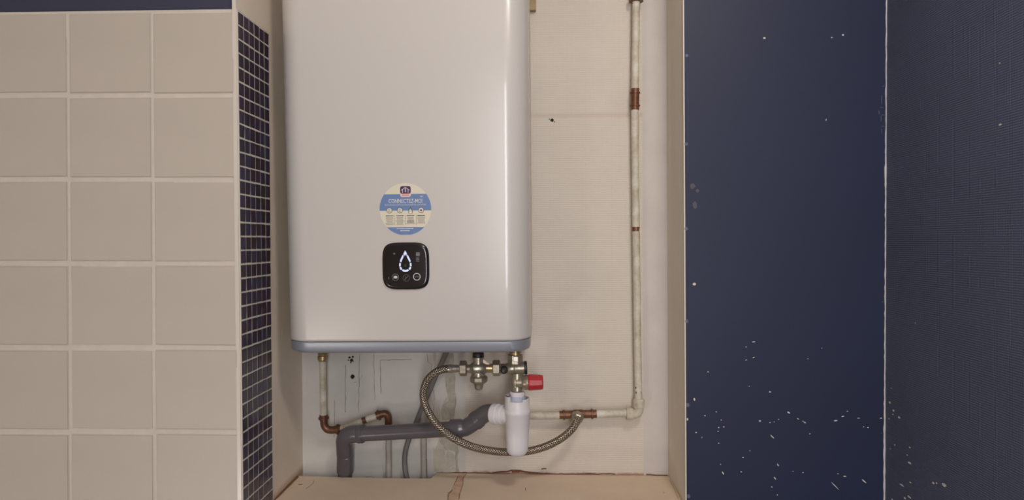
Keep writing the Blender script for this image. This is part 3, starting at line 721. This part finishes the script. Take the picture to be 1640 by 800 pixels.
# wooden block seen beside the heater's top right edge
p0, p1 = P(850, 20, YB), P(858.5, 20, YB)
br = thing('wall_batten', 'thin tan wooden strip against the wall at the heater\'s upper right edge', 'batten', (p0.x, YB, p0.z))
bm = bmesh.new(); box(bm, (p0.x-.012, YB-.016, p0.z), (p1.x, YB-.001, p0.z+.28)); part('strip', bm, MT['wood'], br, smooth=False, bevel=.001)

# ---------------------------------------------------------------- pipework
# left copper outlet
YA = .288
A0 = P(517, 562, YA); A1 = P(519, 690, YA); A2 = P(545, 688, YA); A3 = P(608, 663, .312); A4 = P(622, 664, .322); A5 = P(622, 790, .325)
rp = M(5.4, YA)
t = thing('copper_pipe', 'white painted copper pipe from the heater\'s left outlet, bending right behind the drain', 'pipe', (A5.x, A5.y, P(622, 790, .325).z))
YE = .304
bm = bmesh.new(); tube(bm, [P(517, 577, YA), P(518.2, 668, YE)], rp); part('vertical_pipe', bm, MT['pipe_w'], t)
bm = bmesh.new(); a_ = P(516.9, 562, YA); lathe(bm, a_, V(0, 0, -1), [(a_.z-HZ-.005, .006), (0, .006), (.003, .0095), (.006, .0108), (.009, .0095), (.0105, .0112), (.018, .0110), (.0195, .0095), (.022, .0092)], 16); part('brass_nut', bm, MT['gold'], t, label='brass nut under the heater')
def elbow(path, r, coll, name='elbow', m=MT['copper'], parent=t, ring=1.42):
    bm = bmesh.new(); tube(bm, path, r, 16)
    for a, b in ((path[0], path[1]), (path[-1], path[-2])):
        d = (b-a).normalized(); lathe(bm, a, d, [(0, r*.98), (.0002, r*1.12), (.004, r*1.12), (.0045, r*ring), (.0085, r*ring), (.009, r*1.08), (.012, r*1.08), (.0121, r*.9)], 16)
    return part(name, bm, m, parent)
elbow(bend(P(518.2, 664, YE-.001), P(519.5, 689.5, YE), P(546, 686.5, YE+.001), .019), rp*1.14, 0)
pa, pb = P(545, 686.5, YE+.001), P(605, 664.5, .316)
bm = bmesh.new(); tube(bm, [pa, pb], rp); part('sloping_pipe', bm, MT['pipe_w'], t)
d = (pb-pa).normalized(); c = pa+(pb-pa)*.64
bm = bmesh.new(); tube(bm, [c-d*.0045, c+d*.0045], rp*1.04); part('bare_band', bm, MT['copper'], t, label='bare copper band between the white paint')
elbow(bend(P(602, 665.5, .316), P(621.5, 659, .322), P(622.5, 690, .326), .016), rp*1.14, 0)
bm = bmesh.new(); tube(bm, [P(622.5, 688, .326), P(622.5, 790, .326)], rp*.95); part('lower_pipe', bm, MT['pipe_g'], t, label='grey lower pipe')
# second grey pipe
pg = P(679.5, 790, .330); t2 = thing('water_pipe', 'grey vertical pipe rising behind the drain, below the braided hose', 'pipe', pg)
bm = bmesh.new(); tube(bm, [pg, P(678, 655, .333), P(678, 640, .337)], rp*.98); part('tube', bm, MT['pipe_g'], t2)
bm = bmesh.new(); tube(bm, [P(683.7, 762, .3235), P(683.4, 745, .3235), P(683, 735, .3235)], .0011, 6); part('paint_scratch', bm, MT['crackm'], t2)
# grey cable
t3 = thing('electric_cable', 'grey cable running diagonally down from the heater and behind the drain', 'cable', P(652, 785, .328))
cpts = spline([V(P(727, 538, .28).x, .28, HZ-.008), P(721, 548, .29), P(714, 566, .30), P(697, 604, .318), P(680, 644, .328), P(667, 675, .330), P(656, 700, .330), P(649, 725, .330), P(648.5, 748, .328), P(653, 772, .326), P(656, 790, .324)], 6)
bm = bmesh.new(); tube(bm, cpts, M(4.3, .33), 12); part('sheath', bm, MT['cable'], t3)

# PVC drain
YD = .268
t4 = thing('drain_pipe', 'dark grey plastic drain pipe crossing under the heater from siphon to ledge', 'pipe', P(552.5, 790, .312))
wv = M(11.4, .31)
bm = bmesh.new(); tube(bm, [P(552.5, 800, .3225), P(552.5, 745, .3165)], wv, 24); part('lower_pipe', bm, MT['pvc_d'], t4, label='darker pipe going down behind the ledge')
bm = bmesh.new(); lathe(bm, P(552.8, 753.5, .3175), P(553, 712, .292)-P(552.8, 753.5, .3175), [(0, wv*.98), (.0003, wv*1.2), (.012, wv*1.2), (.045, wv*1.17), (.0465, wv*1.04), (.056, wv*1.02)], 24)
part('socket', bm, MT['pvc'], t4)
pth = bend(P(552.5, 727, .303), P(551, 694, .272), P(583, 694.3, YD+.001), .027, 12)
bm = bmesh.new(); tube(bm, pth, wv*1.2, 24)
lathe(bm, P(574, 694.6, YD+.001), P(584, 694, YD)-P(574, 694.6, YD+.001), [(-.002, wv*1.18), (0, wv*1.27), (.0095, wv*1.27), (.0100, wv*1.0)], 24)
part('elbow', bm, MT['pvc'], t4)
h0, h1 = P(578, 694.4, YD), P(728, 686, YD-.012)
bm = bmesh.new(); tube(bm, [h0, h1], M(12.2, YD), 24); part('long_pipe', bm, MT['pvc'], t4)
q = [P(722, 686.3, YD-.012), P(742, 685, YD-.014), P(748, 683, YD-.015), P(757, 677, YD-.02), P(766, 670, YD-.024)]
bm = bmesh.new(); tube(bm, spline(q, 5), [M(14.6, YD)*(1.04 if k < 5 else .92) for k in range(21)], 24); part('offset_bend', bm, MT['pvc'], t4)
q = [P(761, 674, YD-.021), P(770, 666.5, YD-.026), P(777, 662, YD-.03), P(784, 660.5, YD-.034), P(792, 662, YD-.040)]
bm = bmesh.new(); tube(bm, spline(q, 5), [M(14.2, YD)*(1.06 if k < 4 else .98) for k in range(21)], 24); part('upper_bend', bm, MT['pvc'], t4)

bm = bmesh.new(); a_, b_2 = P(784, 660.5, YD-.034), P(792, 662, YD-.040); lathe(bm, b_2, b_2-a_, [(-.0005, M(14.6, YD)), (.0005, M(14.6, YD)), (.001, M(12, YD)), (.003, M(12, YD))], 24); part('rubber_seal', bm, MT['cap'], t4, label='dark rubber seal at the siphon end')
# white siphon
YS = .205
sx = lambda px, py: P(px, py, YS)
S0 = sx(828.5, 633)
t5 = thing('siphon', 'white plastic tundish siphon hanging under the safety valve, above the hose', 'siphon', sx(828.5, 730))
def zz_(py): return P(828.5, py, YS).z
prof = [(729.5, 3), (728.5, 9), (726, 13.5), (722, 16.5), (716, 17.6), (700, 18.3), (679, 19.2), (678, 19.9), (662, 20.2), (661, 21), (655, 21), (653.5, 19.9), (640, 19.9)]
ztop = zz_(640)
bm = bmesh.new(); base = V(S0.x, YS, 0)
lathe(bm, base, V(0, 0, 1), [(zz_(a), M(b, YS)) for a, b in prof], 36)
part('bowl', bm, MT['whiteplast'], t5, sharp=50)
# open collar with windows: curved wall segments
def wallseg(bm, a0, a1, r0, r1, z0, z1, n=8):
    for k in range(n):
        a, b = a0+(a1-a0)*k/n, a0+(a1-a0)*(k+1)/n
        q = [V(S0.x+math.cos(a)*r0, YS+math.sin(a)*r0, z0) for a, r0 in ((a, r0), (b, r0), (b, r1), (a, r1))]
        prism(bm, q, [p+V(0, 0, z1-z0) for p in q])
bm = bmesh.new(); dg = math.radians
wallseg(bm, dg(-62), dg(60), M(17.5, YS), M(19.9, YS), ztop-.001, zz_(636.5), 12)
wallseg(bm, dg(75), dg(234), M(17.5, YS), M(19.9, YS), ztop-.001, zz_(632.5), 16)
wallseg(bm, dg(185), dg(228), M(17.5, YS), M(20.1, YS), zz_(652), zz_(632.5), 8)
part('collar', bm, MT['whiteplast'], t5)
bm = bmesh.new(); lathe(bm, base, V(0, 0, 1), [(zz_(644), M(13, YS)), (zz_(634), M(13, YS)), (zz_(633.4), M(9, YS))], 28); part('funnel', bm, MT['tape'], t5, label='pale blue grey inner funnel')
bm = bmesh.new(); lathe(bm, base, V(0, 0, 1), [(zz_(635), M(11, YS)), (zz_(631), M(12.4, YS)), (zz_(628), M(12.4, YS)), (zz_(626.3), M(11, YS))], 28); part('top_ring', bm, MT['whiteplast'], t5)
# side outlet with nut
o0 = P(815, 664.5, YS+.004); o1 = P(789, 662, YD-.040); dd = (o1-o0)
L_o = dd.length
bm = bmesh.new(); lathe(bm, o0, dd, [(0, .017), (L_o*.35, .017), (L_o*.36, .0195), (L_o*.5, .0200), (L_o*.52, .0185), (L_o*.62, .0185), (L_o*.64, .0212), (L_o*.93, .0212), (L_o*.99, .0195), (L_o, .0165)], 28)
part('outlet_nut', bm, MT['whiteplast'], t5)

# brass safety group
YG = .205
g = lambda px, py, y=YG: P(px, py, y)
t6 = thing('safety_valve', 'brass safety valve group with a red knob under the heater\'s right outlet', 'valve', g(828, 626))
r_ = lambda px: M(px, YG)
# vertical body under the heater
bm = bmesh.new(); a = g(825.5, 568); lathe(bm, a, V(0, 0, 1), [(-.002, r_(9.5)), (.0, r_(9.5)), (.006, r_(9.5)), (.0062, r_(8)), (HZ+.002-a.z, r_(8))], 20); part('top_nipple', bm, MT['gold'], t6)
bm = bmesh.new(); a = g(825.3, 581); h_ = (g(825, 567)-a).length
lathe(bm, a, V(0, 0, 1), [(-.004, r_(11.2)), (0, r_(13)), (h_-.001, r_(13)), (h_, r_(12))], 8, PI/8); part('square_collar', bm, MT['brass'], t6, smooth=False, bevel=.0008)
bm = bmesh.new()
mk = g(826, 574.5, YG-.0178)
box(bm, (mk.x-.0048, mk.y-.0006, mk.z-.0048), (mk.x+.0048, mk.y+.002, mk.z+.0048)); part('stamped_mark', bm, MT['steel'], t6, smooth=False, bevel=.0005)
bm = bmesh.new(); a, b = g(801, 590.5), g(840.5, 588.5); dx = b-a; Lx = dx.length
lathe(bm, a, dx, [(0, r_(8.5)), (.012, r_(8.5)), (.016, r_(9.6)), (Lx*.58, r_(10.2)), (Lx*.60, r_(9.8)), (Lx*.61, r_(10.2)), (Lx*.98, r_(10.2)), (Lx, r_(9.5))], 24); part('valve_body', bm, MT['brass'], t6)
bm = bmesh.new(); lathe(bm, b, dx, [(-.001, r_(9)), (0, r_(10.8)), (.004, r_(10.8)), (.0048, r_(9.8))], 24); part('end_plug', bm, MT['cap'], t6, label='black end plug')
bm = bmesh.new(); lathe(bm, g(807.5, 591, YG-.006), V(0, -1, 0), [(0, r_(6.2)), (.008, r_(6.2)), (.0095, r_(5.4)), (.0085, r_(4.2)), (.0084, .0005)], 20); part('black_knob', bm, MT['cap'], t6, label='small black round knob')
# lower leg and red knob branch
bm = bmesh.new(); a = g(828, 626); H = (g(828, 597)-a).length
lathe(bm, a, V(0, 0, 1), [(0, r_(7.5)), (.001, r_(9.5)), (.006, r_(9.5)), (.007, r_(9.2)), (H*.35, r_(9.6)), (H*.5, r_(11)), (H*.75, r_(10.6)), (H, r_(9.6))], 20); part('discharge_leg', bm, MT['brass'], t6)
bm = bmesh.new(); a = g(827, 612, YG-.006); dx2 = g(870, 611.5, YG-.008)-a
s = lambda px: (px-827)*M(1, YG)
lathe(bm, a, dx2, [(0, r_(7)), (.001, r_(8)), (s(836), r_(8)), (s(837), r_(10.5)), (s(838.5), r_(11.4)), (s(845), r_(11.8)), (s(846.5), r_(11.8))], 24); part('knob_socket', bm, MT['brass'], t6, label='brass ring beside the red knob')
bm = bmesh.new(); pr = []
lathe(bm, a, dx2, [(s(846), r_(11)), (s(846.2), r_(12.6)), (s(849), r_(12.9)), (s(864), r_(12.0)), (s(868.5), r_(11.4)), (s(870), r_(10.2)), (s(869.5), r_(8))], 10, .2); part('red_knob', bm, MT['red'], t6, smooth=False, bevel=.0008, label='red ten-sided knob')
# hex union and isolating/pressure valve to the left
def hexnut(p, q, r, parent, m=MT['brass'], rot=.1):
    bm = bmesh.new(); d_ = q-p; L_ = d_.length
    lathe(bm, p, d_, [(0, r*.86), (L_*.12, r), (L_*.88, r), (L_, r*.86)], 6, rot); return part('hex_nut', bm, m, parent, smooth=False, bevel=.0005)
hexnut(g(789, 588.8), g(801.5, 588.8), r_(13.2), t6, rot=PI/6)
t7 = thing('pressure_reducer', 'brass pressure reducer between the braided hose and the safety valve', 'valve', g(766.5, 626))
bm = bmesh.new(); a, b = g(776, 589), g(790, 589); lathe(bm, a, b-a, [(0, r_(8)), (.003, r_(7.2)), (.02, r_(7.2))], 20); part('union_tail', bm, MT['gold'], t7, label='yellow brass tail')
bm = bmesh.new(); a, b = g(748.3, 590), g(779, 589); d_ = b-a; L7 = d_.length
lathe(bm, a, d_, [(0, r_(6.8)), (L7*.15, r_(6.8)), (L7*.25, r_(9)), (L7*.36, r_(11.5)), (L7*.72, r_(11.5)), (L7*.95, r_(8.4)), (L7, r_(7.4))], 20)
part('tee_body', bm, MT['brass'], t7)
bm = bmesh.new(); lathe(bm, g(766, 602), V(0, 0, 1), [(0, r_(12)), (.006, r_(10.6)), (.016, r_(10)), (.026, r_(8.6)), (.034, r_(8.6)), (.0345, r_(9.4)), (.0385, r_(9.4))], 20)
prism(bm, [g(773, 574, YG-.004), g(786, 584, YG-.004), g(776, 590, YG-.004), g(766, 584, YG-.004)], [g(773, 574, YG+.004), g(786, 584, YG+.004), g(776, 590, YG+.004), g(766, 584, YG+.004)])
part('upper_neck', bm, MT['brass'], t7)
bm = bmesh.new(); lathe(bm, g(766, 572), V(0, 0, 1), [(0, r_(7.5)), (.0005, r_(9.2)), (.008, r_(9.4)), (.0095, r_(8.4))], 20); part('top_cap', bm, MT['cap'], t7, label='black top cap')
bm = bmesh.new(); lathe(bm, g(767, 601), V(0, 0, -1), [(-.002, r_(10)), (0, r_(11.5)), (.003, r_(15)), (.010, r_(15)), (.0135, r_(12.6)), (.0155, r_(9.0)), (.020, r_(7.6)), (.0255, r_(6.8)), (.0285, r_(5.0)), (.030, r_(2))], 8, PI/8)
part('bonnet', bm, MT['brass'], t7, smooth=False, bevel=.0008, label='stepped brass bonnet pointing down')
bm = bmesh.new(); tube(bm, spline([g(761, 601, YG-.012), g(764, 597, YG-.014), g(770, 597, YG-.014), g(774, 601, YG-.012)], 4), .0016, 8)
part('cast_rib', bm, MT['steel'], t7)
# braided hose
t8 = thing('braided_hose', 'steel braided flexible hose looping left then under the siphon to the tee', 'hose', P(812, 730, .25))
hexnut(g(736, 589.3), g(747.8, 589.3), r_(12.8), t8, rot=PI/6)
bm = bmesh.new(); lathe(bm, g(718, 590), g(737, 589.5)-g(718, 590), [(0, r_(6.6)), (.002, r_(7)), (.008, r_(7)), (.009, r_(6.2)), (.018, r_(6.2)), (.019, r_(5.4)), (.024, r_(5.4))], 18); part('ferrule', bm, MT['steel'], t8)
hp = [g(724, 590, .205), g(712, 590.5, .205), g(699, 595, .207), g(686, 606, .212), g(679.5, 621, .216), g(678.5, 637, .218), g(684, 655, .217), g(695, 673, .216), g(710, 689, .218), g(730, 703, .225), g(756, 714.5, .236), g(785, 721, .246), g(815, 723.5, .251), g(845, 722, .254), g(872, 715, .259), g(895, 704, .266), g(912, 691, .274), g(922, 678, .282), g(925.5, 667, .292)]
bm = bmesh.new(); tube(bm, spline(hp, 8), M(6.2, .23), 20); part('braid', bm, MT['braid'], t8)
da = (P(925.5, 664, .302)-P(922, 679, .281))
bm = bmesh.new(); lathe(bm, P(922.5, 677, .284), da, [(0, .0084), (.002, .0100), (.009, .0102), (.010, .0128), (.013, .0142), (.021, .0142), (.024, .012)], 8); part('end_nut', bm, MT['brass'], t8, smooth=False, bevel=.0006)

# wall pipe at the right
YW = .318
t9 = thing('wall_water_pipe', 'white painted pipe running down the wall right of the heater with copper joints', 'pipe', P(1018, 673, YW))
rw = M(6.0, YW)
bm = bmesh.new(); tube(bm, [P(822, 665.5, YW), P(900, 664.5, YW)], rw, 16); part('left_pipe', bm, MT['pipe_w'], t9)
bm = bmesh.new(); tube(bm, [P(950, 662.3, YW), P(1008, 661, YW)], rw, 16); part('right_pipe', bm, MT['pipe_w'], t9)
bm = bmesh.new(); a, b = P(896, 664, YW), P(955.5, 662, YW); d_ = b-a; L9 = d_.length; R9 = rw*1.1
lathe(bm, a, d_, [(0, R9), (.004, R9), (.0075, R9), (.0082, R9*1.25), (.0115, R9*1.25), (.0122, R9), (L9*.36, R9), (L9*.42, R9*1.15), (L9*.6, R9*1.15), (L9*.66, R9), (L9-.0122, R9), (L9-.0115, R9*1.25), (L9-.0082, R9*1.25), (L9-.0075, R9), (L9, R9)], 20)
c = P(925.5, 663, YW); lathe(bm, c, V(-.05, -1, -.25), [(0, .010), (.016, .0105)], 16)
part('tee', bm, MT['copper'], t9, label='bare copper tee')
bm = bmesh.new(); pth = bend(P(1004, 662, YW), P(1023, 662.5, YW), P(1022.8, 641, YW), .013); tube(bm, pth, rw*1.28, 18)
lathe(bm, P(1003, 662, YW), V(1, 0, 0), [(0, rw*.9), (.0003, rw*1.62), (.006, rw*1.62), (.0145, rw*1.55), (.015, rw*1.2)], 20)
lathe(bm, P(1022.8, 652, YW), V(0, 0, 1), [(0, rw*1.2), (.001, rw*1.55), (.010, rw*1.62), (.016, rw*1.58), (.019, rw*1.3), (.0195, rw*.9)], 10)
part('elbow', bm, MT['pipe_w'], t9)
vp = [P(1022.5, 642, YW), P(1021, 540, YW), P(1019, 400, YW), P(1017.3, 250, YW), P(1016.8, 172, YW)]
bm = bmesh.new(); tube(bm, vp, rw, 16); part('lower_pipe', bm, MT['pipe_w'], t9)
bm = bmesh.new(); tube(bm, [P(1017, 148, YW), P(1018.8, 0, YW), P(1020.5, -150, YW)], rw, 16); part('upper_pipe', bm, MT['pipe_w'], t9)
bm = bmesh.new(); a, b = P(1016.8, 176, YW), P(1017.3, 142, YW); d_ = b-a; Lc = d_.length; Rc = rw*1.14
lathe(bm, a, d_, [(0, Rc), (.0075, Rc), (.008, Rc*1.2), (.0105, Rc*1.2), (.011, Rc), (Lc-.011, Rc), (Lc-.0105, Rc*1.2), (Lc-.008, Rc*1.2), (Lc-.0075, Rc), (Lc, Rc)], 20); part('coupling', bm, MT['copper'], t9, label='rusty copper coupling')
bm = bmesh.new(); tube(bm, [P(1018.4, 370, YW), P(1018.4, 363, YW)], rw*1.03, 16); part('bare_band', bm, MT['copper'], t9, label='narrow bare copper band')
bm = bmesh.new(); lathe(bm, P(1018.8, 3, YW), V(0, 0, 1), [(0, rw), (.0005, rw*1.9), (.012, rw*1.9), (.0125, rw)], 20); part('clamp_ring', bm, MT['copper'], t9, label='brown ring at the top of the frame')
bm = bmesh.new()
for x, y in ((1018.2, 620), (1018.6, 628), (1026.2, 628), (1021, 648), (1029.5, 644)):
    yy = YW-rw*(.85 if x < 1025 else .6)*(1 if y < 636 else 1.5); c = P(x, y, yy)
    chip(bm, c+V(0, -.001, 0), V(1, 0, 0), V(0, 0, 1), V(0, -1, 0), .0013, .0026)
o = part('flaked_spots', bm, MT['hole'], t9, smooth=False); o['kind'] = 'stuff'
for zc in (330,):
    pass

for o in list(bpy.data.objects):
    if o.type == 'MESH' and o.parent and o.name.startswith('hole'): pass
